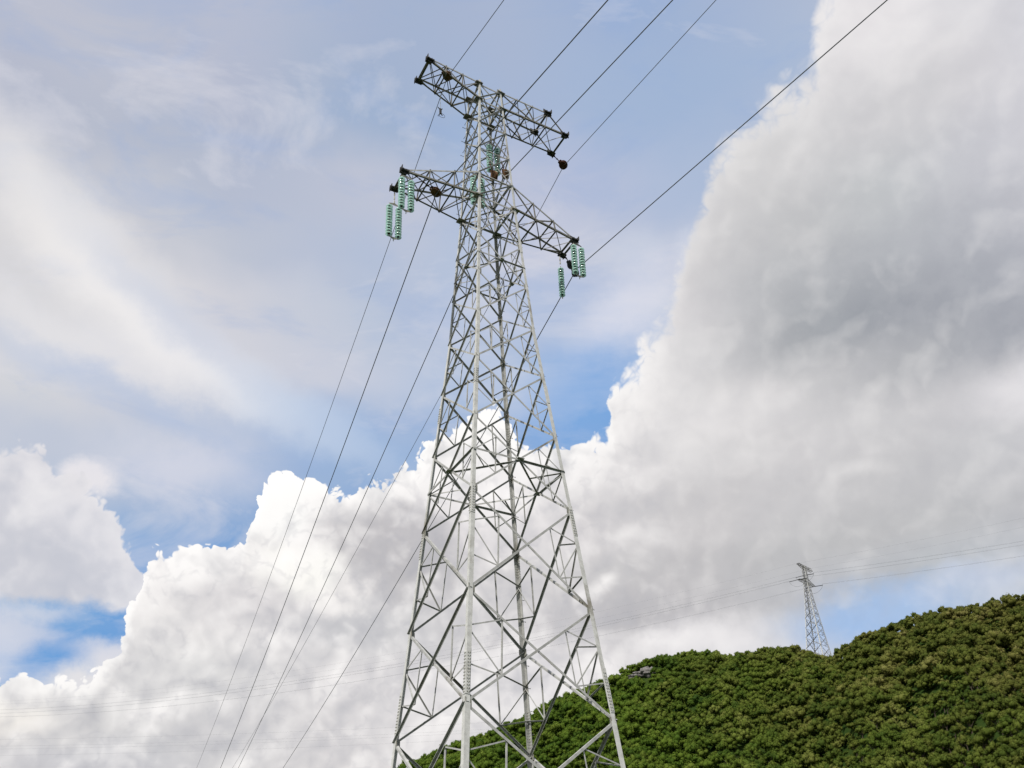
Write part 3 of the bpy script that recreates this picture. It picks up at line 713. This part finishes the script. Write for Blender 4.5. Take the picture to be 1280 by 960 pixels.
def build_tower(loc, yaw, label, group, detail=True, arm=1.0, thick=1.0):
    T_ = empty('lattice_tower', loc, yaw); tag(T_, label, 'pylon', group)
    def off(p, nrm, d): return p + nrm * d
    # legs
    for ci, c in enumerate(CORN):
        mb = MB(); zs = [-1.7, 3.55, 7.87, 15.54, 23.74, 30.13, 37.45]
        for a, b_ in zip(zs, zs[1:]):
            s_ = leg_size((a + b_) / 2) * thick
            mb.angle(leg_pt(c, a - (.12 if a > 0 else 0)) + Vector((c[0], c[1], 0)) * (0 if a < 0 else -.0015), leg_pt(c, b_), s_, .02, (-c[0], 0, 0), (0, -c[1], 0))
        lg = mb.build('leg', STEEL_LEG if (ci != 2) else STEEL, T_)  # far leg gets darker steel, its shade put into the colour
        if detail:
            sb = MB()
            for zc, nn in ((8.9, 13), (15.15, 10), (20.6, 6), (3.2, 10)):
                if ci == 3 and zc > 20: continue
                for i in range(nn):
                    z = zc + (i - nn / 2) * .105; p = leg_pt(c, z); s_ = leg_size(z)
                    for d1, d2 in (((-c[0], 0, 0), (0, c[1], 0)), ((0, -c[1], 0), (c[0], 0, 0))):
                        d1, d2 = Vector(d1), Vector(d2)
                        for k in (.3, .72):
                            q = p + d1 * s_ * k; sb.rod(q - d2 * .03, q + d2 * .036, .015, 6)
            sb.build('splice_bolts', PLATE, lg)
            for zc, hh in ((8.9, .75), (15.15, .6), (20.6, .4), (3.2, .75), (28.0, .3)):
                sb = MB()
                p, q = leg_pt(c, zc - hh), leg_pt(c, zc + hh); s_ = leg_size(zc)
                o_ = Vector((c[0], c[1], 0)) * .012
                sb.angle(p + o_, q + o_, s_ * .96, .012, (-c[0], 0, 0), (0, -c[1], 0))
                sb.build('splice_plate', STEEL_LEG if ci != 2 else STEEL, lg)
            if ci in (1, 2):
                sb = MB(); z = 2.0 if ci == 2 else 30.5; side = 0
                while z < 36.8:
                    p = leg_pt(c, z); d_ = Vector((c[0], 0, 0)) if side else Vector((0, c[1], 0))
                    sb.rod(p - d_ * .02, p + d_ * .17, .011, 5); sb.rod(p + d_ * .165, p + d_ * .185, .018, 5)
                    z += .42; side = 1 - side
                sb.build('step_bolts', STEEL, lg)
    # bracing
    diag = []; sec = []; gus = []
    ST = STEEL if detail else STEEL_DARK
    def seg(store, p, q, nrm, a, mode, z, mt=STEEL):
        store.append((p, q, nrm, a * thick, mode, z, mt))
    for fi, (i0, i1) in enumerate(FACES):
        c0, c1 = CORN[i0], CORN[i1]
        nrm = Vector(((c0[0] + c1[0]) / 2, (c0[1] + c1[1]) / 2, 0)).normalized()
        def FP(k, z): return leg_pt(c0 if k == 0 else c1, z) - nrm * .03
        for li in range(len(LEVELS) - 1):
            z0, z1 = LEVELS[li], LEVELS[li + 1]
            a = .09 if z1 < 8 else .08 if z1 < 16 else .066 if z1 < 24 else .055
            A0, B0, A1, B1 = FP(0, z0), FP(1, z0), FP(0, z1), FP(1, z1)
            w0, w1 = (A0 - B0).length, (A1 - B1).length
            fz = w0 / (w0 + w1); X = A0.lerp(B1, fz)
            seg(diag, A0, B1, nrm, a, 0, z0); seg(diag, B0, A1, nrm, a, 5 if fi in (1, 3) else 1, z0)
            for k, (Lo, Hi) in enumerate(((A0, A1), (B0, B1))):
                lo_m, hi_m = Lo.lerp(X, .5), Hi.lerp(X, .5)
                b_ = .045 if z1 < 16 else .037 if z1 < 24 else .03
                if z1 < 16 or li == 4 and False:
                    p1, p2 = Lo.lerp(Hi, .66), Lo.lerp(Hi, .34)
                    seg(sec, p1, hi_m, nrm, b_, 2, z0); seg(sec, hi_m, lo_m, nrm, b_, 3, z0)
                    seg(sec, p1, lo_m, nrm, b_, 2, z0); seg(sec, p2, lo_m, nrm, b_, 3, z0)
                elif z1 < 30.5:
                    p1 = Lo.lerp(Hi, .5)
                    seg(sec, p1, hi_m, nrm, b_, 2, z0); seg(sec, hi_m, lo_m, nrm, b_, 3, z0); seg(sec, p1, lo_m, nrm, b_, 2, z0)
            gus.append((A1, nrm, (B1 - A1).normalized(), .20 if z1 < 16 else .15, z1)); gus.append((B1, nrm, (A1 - B1).normalized(), .20 if z1 < 16 else .15, z1))
        for z0, z1 in zip(UPPER, UPPER[1:]):
            A0, B0, A1, B1 = FP(0, z0), FP(1, z0), FP(0, z1), FP(1, z1)
            seg(diag, A0, B1, nrm, .048, 0, z0); seg(diag, B0, A1, nrm, .048, 1, z0)
            seg(sec, A0, B0, nrm, .04, 2, z0)
            X = A0.lerp(B1, .5)
            for Lo, Hi in ((A0, A1), (B0, B1)): seg(sec, Lo.lerp(Hi, .5), Lo.lerp(X, .5), nrm, .028, 2, z0); seg(sec, Lo.lerp(Hi, .5), Hi.lerp(X, .5), nrm, .028, 3, z0)
            gus.append((A1, nrm, (B1 - A1).normalized(), .12, z1))
        for z0, z1 in ((30.13, 31.48), (36.2, 37.25)):
            A0, B0, A1, B1 = FP(0, z0), FP(1, z0), FP(0, z1), FP(1, z1)
            seg(diag, A0, B1, nrm, .048, 0, z0); seg(diag, B0, A1, nrm, .048, 1, z0)
            for z, aa in ((z0, .07), (z1, .06)): seg(diag, FP(0, z), FP(1, z), nrm, aa, 4, z)
    def put(mb, s_):
        p, q, nrm, a, mode, z, mt = s_
        ax = (q - p).normalized(); e1 = nrm.cross(ax).normalized()
        if e1.z > 0: e1 = -e1
        p, q = p + ax * .02, q - ax * .02
        if mode == 0: mb.angle(p - e1 * a / 2, q - e1 * a / 2, a, .012, e1, -nrm)
        elif mode == 1: mb.angle(p - e1 * a / 2 + nrm * .016, q - e1 * a / 2 + nrm * .016, a, .012, e1, nrm)
        elif mode == 5: mb.angle(p - e1 * a / 2 + nrm * .016, q - e1 * a / 2 + nrm * .016, a, .012, e1, -nrm)
        elif mode == 2: mb.angle(p - e1 * a / 2 - nrm * .02, q - e1 * a / 2 - nrm * .02, a, .009, e1, -nrm)
        elif mode == 3: mb.angle(p - e1 * a / 2 - nrm * .034, q - e1 * a / 2 - nrm * .034, a, .009, e1, -nrm)
        else: mb.angle(p - e1 * a / 2 - nrm * .05, q - e1 * a / 2 - nrm * .05, a, .012, e1, -nrm)
    if detail:
        for s_ in diag:
            mb = MB(); put(mb, s_); mb.build('diagonal_brace', s_[6], T_)
        sec.sort(key=lambda s_: s_[5])
        vis = [s_ for s_ in sec if s_[5] > 3.4]; low = [s_ for s_ in sec if s_[5] <= 3.4]
        big_ = sorted(vis, key=lambda s_: -(s_[1] - s_[0]).length)
        for s_ in big_[:100]:
            mb = MB(); put(mb, s_); mb.build('secondary_brace', s_[6], T_)
        mb = MB()
        for s_ in big_[100:] + low: put(mb, s_)
        tag(mb.build('secondary_brace', STEEL, T_), kind='stuff')
        for p, nrm, ax, s_, z in gus:
            mb = MB(); q = p + nrm * .008
            up_ = Vector((0, 0, 1)) * s_
            mb.plate([q + up_ * .9, q + up_ * .55 + ax * s_ * 1.1, q - up_ * .55 + ax * s_ * 1.1, q - up_ * .9], nrm, .012)
            mb.build('gusset_plate', PLATE, T_)
    else:
        mb = MB()
        for s_ in diag: put(mb, s_)
        for s_ in sec: put(mb, s_)
        mb.build('bracing', ST, T_)
    # plan bracing
    def frame(z, name, a, ps):
        Lg = [leg_pt(c, z) * 1.0 for c in CORN]
        M_ = [Lg[i].lerp(Lg[(i + 1) % 4], .5) for i in range(4)]
        mb = MB(); zz = Vector((0, 0, -1))
        def ml(p, q, a_, dz, k=0):
            p = p + Vector((0, 0, dz)); q = q + Vector((0, 0, dz)); e = (q - p).cross(zz).normalized()
            mb.angle(p - e * a_ / 2, q - e * a_ / 2, a_, .01, e, zz)
        for i in range(4):
            ml(Lg[i], M_[i], a, .0); ml(Lg[(i + 1) % 4], M_[i], a, .0)
            ml(M_[i], M_[(i + 1) % 4], a * .8, -.02)
            ml(Lg[(i + 1) % 4], M_[i].lerp(M_[(i + 1) % 4], .5), a * .6, -.04)
        if detail:
            for q in M_: mb.box(q, (ps, 0, 0), (0, ps, 0), (0, 0, .008))
        mb.build(name, STEEL, T_)
    frame(17.2, 'diaphragm', .07, .13); frame(26.88, 'diaphragm', .05, .08)
    for z in (30.13, 31.48, 36.2, 37.25):
        mb = MB(); Lg = [leg_pt(c, z) for c in CORN]; zz = Vector((0, 0, -1))
        for k, (p, q) in enumerate(((Lg[0], Lg[2]), (Lg[1], Lg[3]))):
            d_ = Vector((0, 0, -.10 - .02 * k)); e = (q - p).cross(zz).normalized(); mb.angle(p + d_, q + d_, .05 * thick, .008, e, zz)
        mb.build('plan_bracing', STEEL, T_)
        if detail and z in (36.2, 37.25, 30.13):
            for c in CORN:
                mb = MB(); p = leg_pt(c, z)
                mb.box(p + Vector((-c[0] * .09, c[1] * .0, -.03)), (.15, 0, 0), (0, .17, 0), (0, 0, .012)); mb.box(p + Vector((-c[0] * .05, -c[1] * .05, .02)), (.02, 0, 0), (0, .13, 0), (0, 0, .12))
                mb.build('gusset_plate', PLATE if z < 36 else STEEL_DARK, T_)
    # crossarms
    def chord(par, p, q, a, e1, e2, mt=STEEL_DARK):
        mb = MB(); mb.angle(p, q, a * thick, .012, e1, e2); return mb.build('chord', mt, par)
    def arm_build(sg, top_in, top_out, low_in, low_out, nd, post=False):
        """top/low: (halfwidth, v, z) at the body and at the tip"""
        ar = empty('crossarm', parent=T_)
        E = {}
        for su in (1, -1):
            ti, to, li_, lo = [Vector((su * q[0], sg * q[1] * (arm if k % 2 else 1), q[2])) for k, q in enumerate((top_in, top_out, low_in, low_out))]
            E[su] = (ti, to, li_, lo)
            chord(ar, ti, to, .06, (-su, 0, 0), (0, 0, -1), STEEL); chord(ar, li_, lo, .072, (-su, 0, 0), (0, 0, 1))
        lb = MB()
        def bar(p, q, a=.05, e=(0, 0, 1)):
            a *= .78
            ax = (q - p).normalized(); e1 = Vector(e).cross(ax)
            if e1.length < .1: e1 = Vector((0, 1, 0)).cross(ax)
            e1.normalize(); ax2 = e1.cross(ax); lb.angle(p - e1 * a / 2, q - e1 * a / 2, a * thick, .008, e1, ax2)
        for su in (1, -1):
            ti, to, li_, lo = E[su]
            for i in range(1, nd + 1):
                f = i / (nd + (0 if post else 1)); tp, lp = ti.lerp(to, f), li_.lerp(lo, f)
                f0 = (i - 1) / (nd + (0 if post else 1)); tp0, lp0 = ti.lerp(to, f0), li_.lerp(lo, f0)
                e_ = (su, 0, 0)
                if (tp - lp).length > .08: bar(tp, lp, .055, e_)
                if i % 2: bar(tp0 + Vector((-.03 * su, 0, 0)), lp + Vector((-.03 * su, 0, 0)), .055, e_)
                else: bar(lp0 + Vector((-.03 * su, 0, 0)), tp + Vector((-.03 * su, 0, 0)), .055, e_)
            bar(li_.lerp(lo, nd / (nd + 1)), to, .05, (su, 0, 0))
        for k in (0, 2):                                  # top and bottom planes
            P_ = [E[1][k], E[1][k + 1]]; N_ = [E[-1][k], E[-1][k + 1]]
            for i in range(nd + 1):
                f0, f1 = i / (nd + 1), (i + 1) / (nd + 1); dz = Vector((0, 0, -.015 if k else .015))
                a_, b_ = P_[0].lerp(P_[1], f0), N_[0].lerp(N_[1], f0); c_, d_ = P_[0].lerp(P_[1], f1), N_[0].lerp(N_[1], f1)
                bar(a_ + dz, d_ + dz, .04); bar(b_ + dz * 2, c_ + dz * 2, .04)
                bar(c_ + dz * 3, d_ + dz * 3, .06 if i < nd else .085)
        lb.build('lacing_bars', STEEL_DARK, ar)
        if detail:
            for su in (1, -1):
                ends = [E[su][3]] + ([E[su][1]] if (E[su][1] - E[su][3]).length > .3 else [])
                for q in ends:
                    pb = MB()
                    pb.plate([q + Vector((0, sg * .17, .10)), q + Vector((0, sg * .19, -.10)), q + Vector((0, -sg * .02, -.17)), q + Vector((0, -sg * .24, -.08)), q + Vector((0, -sg * .24, .15))], (1, 0, 0), .03)
                    pb.plate([q + Vector((su * .12, sg * .15, -.03)), q + Vector((-su * .14, sg * .15, -.03)), q + Vector((-su * .19, -sg * .13, -.03)), q + Vector((su * .10, -sg * .20, -.03))], (0, 0, 1), .03)
                    pb.box(q + Vector((su * .02, sg * .12, .03)), (.13, 0, 0), (0, .012, 0), (0, 0, .11))
                    for k in range(5):
                        d_ = Vector((su * .03, sg * (-.16 + .07 * k), .04 * (k % 2))); pb.rod(q + d_ - Vector((.06, 0, 0)), q + d_ + Vector((.06, 0, 0)), .022, 6)
                    pb.build('joint_plate', TIP, ar)
        return ar
    for sg in (-1, 1):
        arm_build(sg, (W(31.48), W(31.48), 31.48), (.50, 3.98, 30.27), (W(30.13), W(30.13), 30.13), (.52, 4.04, 30.15), 2)
    arm_build(-1, (W(37.25), W(37.25), 37.25), (.58, 2.98, 37.28), (W(36.2), W(36.2), 36.2), (.59, 3.0, 37.14), 2)
    arm_build(1, (W(37.25), W(37.25), 37.25), (.60, 3.0, 37.29), (W(36.2), W(36.2), 36.2), (.605, 3.88, 36.36), 2, True)
    return T_, None

TOWER, _ = build_tower((CX, CY, 0), YAW, 'tall galvanised steel lattice pylon with two crossarms standing closest to the viewer', 'lattice pylons of the power line')
# concrete feet under the legs
CONC = mottled('concrete', (.28, .27, .25), (.40, .39, .36), 3, .9)
for c in CORN:
    mb = MB(); p = leg_pt(c, -1.6); mb.box(p + Vector((0, 0, -.05)), (.45, 0, 0), (0, .45, 0), (0, 0, .2)); mb.build('footing', CONC, TOWER)

UX, VX = Vector((math.cos(YAW), math.sin(YAW), 0)), Vector((-math.sin(YAW), math.cos(YAW), 0))
def TW(u, v, z): return Vector((CX, CY, 0)) + UX * u + VX * v + Vector((0, 0, z))

# ------------------------------------------------------------------ insulators
DISC_R, DISC_H = .136, .142
DM = MB()
DM.lathe([(.045, .055), (.075, .05), (.10, .036), (.126, .010), (DISC_R, -.022), (DISC_R - .006, -.03), (DISC_R - .016, -.012), (.112, .004), (.108, -.022), (.099, -.022), (.094, .010), (.083, .012), (.078, -.016), (.068, -.016), (.06, .02), (.03, .024)], (0, 0, 0), n=20)
DISC = DM.mesh('glass_disc', GLASS, True)
CM = MB(); CM.lathe([(0, .10), (.03, .098), (.038, .085), (.04, .056), (.05, .05), (.04, .045), (0, .045)], (0, 0, 0), n=10); CM.rod((0, 0, .03), (0, 0, -.05), .02, 6); CM.lathe([(.0, .022), (.062, .018), (.05, -.012), (0, -.014)], (0, 0, 0), n=10)
CAP = CM.mesh('metal_cap', BLACK, True)
HW = .20
def insulator_set(top, n_str, label, hang=.0, along=(0, 1), nd=11):
    """top: attachment point in tower axes; strings hang straight down"""
    t = empty('insulator_string', TW(*top), YAW); tag(t, label, 'insulator', 'glass insulator strings hanging on the central pylon')
    ay = Vector((0, 1, 0)); hw = HW if n_str == 2 else 0
    hb = MB()
    z = 0
    if hang: 
        k = int(hang / .11)
        for i in range(k): hb.rod((0, 0, -i * .11), (0, 0, -(i + 1) * .11 + .01), .03 if i % 2 else .018, 6)
        z = -hang
    else: hb.rod((0, 0, .08), (0, 0, -.04), .02, 6)
    if n_str == 2:
        hb.plate([(0, -hw - .03, z - .05), (0, 0, z + .03), (0, hw + .03, z - .05), (0, hw, z - .085), (0, -hw, z - .085)], (1, 0, 0), .016)
    zb = z - .12
    for s_ in ((-1, 1) if n_str == 2 else (0,)):
        hb.rod((0, s_ * hw, zb + .06), (0, s_ * hw, zb - .06), .018, 6)
    hb.build('top_fitting', PLATE, t)
    low = MB(); zl = zb - .08 - nd * DISC_H
    for s_ in ((-1, 1) if n_str == 2 else (0,)):
        st_ = empty('string', (0, s_ * hw, 0), parent=t)
        for i in range(nd):
            for nm, me in (('glass_disc', DISC), ('metal_cap', CAP)):
                o = bpy.data.objects.new(nm, me); COL.objects.link(o); o.parent = st_; o.location = (0, 0, zb - .12 - i * DISC_H)
        low.rod((0, s_ * hw, zl + .06), (0, s_ * hw, zl - .03), .018, 6)
    if n_str == 2:
        low.plate([(0, -hw - .03, zl), (0, hw + .03, zl), (0, hw - .02, zl - .03), (0, 0, zl - .12), (0, -hw + .02, zl - .03)], (1, 0, 0), .016)
        low.rod((0, 0, zl - .09), (0, 0, zl - .2), .018, 6)
    else: low.rod((0, 0, zl), (0, 0, zl - .1), .022, 6)
    low.build('bottom_fitting', PLATE, t)
    return t
insulator_set((.52, -3.92, 30.0), 2, 'higher pair of green glass strings at the tip of the left lower crossarm', .10)
insulator_set((-.52, -4.0, 30.02), 2, 'lower pair of green glass strings hanging on a chain from the left lower crossarm', .66)
insulator_set((.52, 4.14, 29.98), 2, 'pair of green glass strings side by side at the right lower crossarm tip', .0)
insulator_set((-.52, 3.9, 30.02), 1, 'single green glass insulator string hanging alone below the right lower crossarm', .5)
insulator_set((-.35, .56, 35.0), 2, 'bright pair of green glass strings inside the tower neck below the top crossarm', .06)
insulator_set((.12, -.52, 32.15), 2, 'pale pair of green glass strings half hidden behind the pale near leg', .06)

# ------------------------------------------------------------------ stringing blocks
def block(pos, tow, mt, label, chain=.5, r=.2):
    """grooved wheel in a frame hanging on a short chain that leans towards `tow` (tower axes)"""
    t = empty('stringing_block', TW(*pos), YAW); tag(t, label, 'pulley', 'pulleys carrying the wires on the central pylon')
    d = Vector(tow).normalized()
    cb = MB()
    k = max(2, int(chain / .09))
    for i in range(k):
        a, b_ = d * (r * 1.25 + i * chain / k), d * (r * 1.25 + (i + .9) * chain / k)
        cb.rod(a, b_, .032 if i % 2 else .02, 6)
    cb.build('chain', mt if mt is not RUST else DARKRUST, t)
    fb = MB(); e = Vector((0, 1, 0)); e = (e - d * e.dot(d)).normalized(); f_ = d.cross(e)
    for s_ in (-1, 1):
        o_ = e * .085 * s_
        fb.plate([o_ + d * r * 1.3 + f_ * .05, o_ + d * r * 1.3 - f_ * .05, o_ - f_ * .10 - d * .02, o_ - f_ * .05 - d * r * .9, o_ + f_ * .05 - d * r * .9, o_ + f_ * .10 - d * .02], e, .018)
    fb.rod(-e * .12, e * .12, .035, 8); fb.rod(d * r * 1.25 - e * .1, d * r * 1.25 + e * .1, .03, 6)
    fb.rod(-d * r * .95 - e * .1, -d * r * .95 + e * .1, .02, 6)
    fb.build('frame', mt, t)
    wb = MB(); wb.lathe([(.03, -.07), (r, -.07), (r * 1.0, -.05), (r * .78, -.012), (r * .78, .012), (r, .05), (r, .07), (.03, .07)], (0, 0, 0), e, 20)
    wb.build('wheel', mt, t)
    return t
block((.45, -2.08, 36.84), (.05, -1, .62), RUST, 'rusty brown pulley on a chain at the left end of the top crossarm', .75)
block((.30, -2.54, 29.95), (.05, -1, .42), RUST, 'rusty brown pulley on a chain in the middle of the left lower crossarm', .8)
block((.30, .78, 32.60), (0, -.3, 1), RUST, 'rusty pulley in the tower neck below the bright insulator pair, the right of two', .5)
block((.05, .35, 32.55), (0, -.3, 1), RUST, 'rusty pulley in the tower neck below the bright insulator pair, the left of two', .5)
block((-.60, 4.51, 35.97), (0, -1, .62), DARKRUST, 'dark red pulley sticking out beyond the right tip of the top crossarm', .5)
block((-.20, 4.25, 29.42), (0, -.8, 1), BLACK, 'blackish upper pulley half hidden behind the right insulator pair', .35, .17)
block((-.20, 4.45, 29.05), (0, -.5, 1), BLACK, 'blackish lower pulley between the strings of the right insulator pair', .3, .17)

# loose clamp with wire tails below the left upper arm
t = empty('hanging_clamp', TW(-.2, -2.1, 35.35), YAW); tag(t, 'small loose clamp with curled wire tails dangling below the left top crossarm', 'clamp')
mb = MB(); mb.rod((0, 0, .05), (0, 0, 1.15), .008, 5); mb.build('line', PLATE, t)
mb = MB(); mb.box((0, 0, 0), (.03, 0, 0), (0, .045, 0), (0, 0, .15)); mb.rod((0, -.03, .10), (0, -.12, .19), .02, 6); mb.rod((0, .03, .10), (0, .09, .2), .02, 6)
mb.rod((0, -.02, -.12), (0, -.07, -.24), .02, 6); mb.rod((0, .02, -.12), (0, .09, -.22), .02, 6); mb.build('body', TIP, t)
mb = MB(); mb.tube([(0, .04 + .17 * math.sin(a) , -.22 + .12 * math.cos(a)) for a in np.linspace(0, 4.2, 14)], .009, 5)
mb.tube([(0, -.03 - .1 * math.sin(a), -.25 - .05 * a) for a in np.linspace(0, 2.4, 8)], .009, 5); mb.build('wire_tail', TIP, t)

# ------------------------------------------------------------------ wires over the central pylon
def wire_curve(p0, dirv, a, b_, smax, n=60, extra=None):
    return [p0 + dirv * s + Vector((0, 0, a * s + b_ * s * s)) for s in np.linspace(0, 1, n)[1:] ** 1.4 * smax]
def direction(th): return UX * math.cos(R(th)) + VX * math.sin(R(th))
WIRES = [((.45, -2.08, 36.74), (.0620, 0), (-.1224, .000462), .014, 'thin leftmost wire passing over the left end of the top crossarm'),
         ((.30, -2.54, 29.82), (-.0165, 0), (-.172, .000560), .020, 'wire running over the rusty pulley of the left lower crossarm'),
         ((.30, .78, 32.50), (-.0149, 0), (-.1335, .000401), .020, 'wire passing through the tower neck below the bright insulator pair'),
         ((-.60, 4.51, 35.87), (.0631, 0), (-.0505, .000243), .014, 'thin wire over the dark red pulley at the right tip of the top crossarm'),
         ((-.20, 4.53, 29.30), (-.0098, 0), (-.128, .000535), .020, 'rightmost wire, passing the right lower crossarm beside its insulator pair')]
for p, near, far, rad, lb in WIRES:
    p0 = TW(*p)
    nr = wire_curve(p0, direction(8), near[0], near[1], 90)[::-1]
    fr = wire_curve(p0, direction(173), far[0], far[1], 240, 90)
    mb = MB(); mb.tube(nr + [p0] + fr, rad, 6)
    o = mb.build('overhead_wire', WIRE, smooth=True); tag(o, lb, 'wire', 'wires strung over the central pylon')

# ------------------------------------------------------------------ distant pylon and its lines
X2, Y2, Z2, YAW2 = 108.5, 332.0, 110.9, R(-46)
build_tower((X2, Y2, Z2), YAW2, 'small distant lattice pylon standing in the saddle of the wooded ridge', 'lattice pylons of the power line', detail=False, arm=1.35, thick=1.6)
U2, V2 = Vector((math.cos(YAW2), math.sin(YAW2), 0)), Vector((-math.sin(YAW2), math.cos(YAW2), 0))
def T2(u, v, z): return Vector((X2, Y2, Z2)) + U2 * u + V2 * v + Vector((0, 0, z))
def d2(th): return U2 * math.cos(R(th)) + V2 * math.sin(R(th))
RIB = MB(); prof = [(0, 0), (.06, 0)]
for i in range(16): prof += [(.06, .15 * i + .02), (.17, .15 * i + .06), (.06, .15 * i + .12)]
prof += [(.06, 2.45), (0, 2.45)]
SL = 3.4
nms = ['near lower arm', 'neck', 'far lower arm']
for k, (v, z) in enumerate(((-5.45, 30.1), (0.0, 33.4), (5.45, 30.1))):
    for sgn, th, sl in ((1, 4, -.16), (-1, 200, -.05)):
        ob = MB(); dv = (d2(th) + Vector((0, 0, sl))).normalized()
        p0 = T2(0, v, z)
        ob.lathe([(r_ * 1.15, h * 1.35) for r_, h in prof], p0 + dv * .3, dv, 8)
        ob.rod(p0, p0 + dv * .35, .05, 5)
        o = ob.build('insulator_string', BLACK)
        tag(o, 'dark horizontal insulator string at the %s of the distant pylon, %s side' % (nms[k], 'right' if sgn > 0 else 'left'), 'insulator', 'tension strings of the distant pylon')
    a_ = T2(0, v, z) + d2(4) * 3.6; b_ = T2(0, v, z) + d2(200) * 3.6
    ob = MB(); ob.tube([a_.lerp(b_, s) + Vector((0, 0, -3.0 * (4 * s * (1 - s)) ** .6)) for s in np.linspace(0, 1, 24)], .05, 5)
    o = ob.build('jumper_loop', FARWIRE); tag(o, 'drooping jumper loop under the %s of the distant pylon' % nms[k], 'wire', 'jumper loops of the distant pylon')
FL = [((0, -5.45, 30.1), 'near lower phase'), ((0, 0, 33.4), 'middle phase'), ((0, 5.45, 30.1), 'far lower phase'), ((0, -4.0, 37.3), 'near earth wire'), ((0, 4.0, 37.3), 'far earth wire')]
for k, (p, nm) in enumerate(FL):
    st_ = 3.4 if k < 3 else 0
    for sgn, th, a, b_, ln in ((1, 4, -.20 if k < 3 else -.16, .0003, 150), (-1, 200, -.042, .000195, 700)):
        dv = d2(th); p0 = T2(*p) + dv * st_
        mb = MB()
        for off_ in ((-.2, .2) if k < 3 else (0,)):
            side = dv.cross(Vector((0, 0, 1))) * off_
            mb.tube([p0 + side + dv * s + Vector((0, 0, a * s + b_ * s * s)) for s in np.linspace(0, ln, 40)], .020 if k < 3 else .015, 5)
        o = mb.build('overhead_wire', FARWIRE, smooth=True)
        tag(o, 'faint %s wire leaving the distant pylon to the %s' % (nm, 'right' if sgn > 0 else 'left'), 'wire', 'faint lines of the distant pylon')

# a second faint line, low across the clouds at lower left
for k, (dz, lb) in enumerate(((0, 'top'), (-3.2, 'second'), (-4.6, 'third'), (-7.6, 'lowest'))):
    pts_ = []
    for s in np.linspace(0, 1, 40):
        x = -330 + 520 * s; y = 430
        pts_.append((x, y, 122 + dz + 4 * s - 26 * s * (1 - s) + (0 if k else 0)))
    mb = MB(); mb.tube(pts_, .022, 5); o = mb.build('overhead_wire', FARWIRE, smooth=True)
    tag(o, 'very faint far wire low across the clouds at lower left, %s of four' % lb, 'wire', 'faint far line low over the valley')
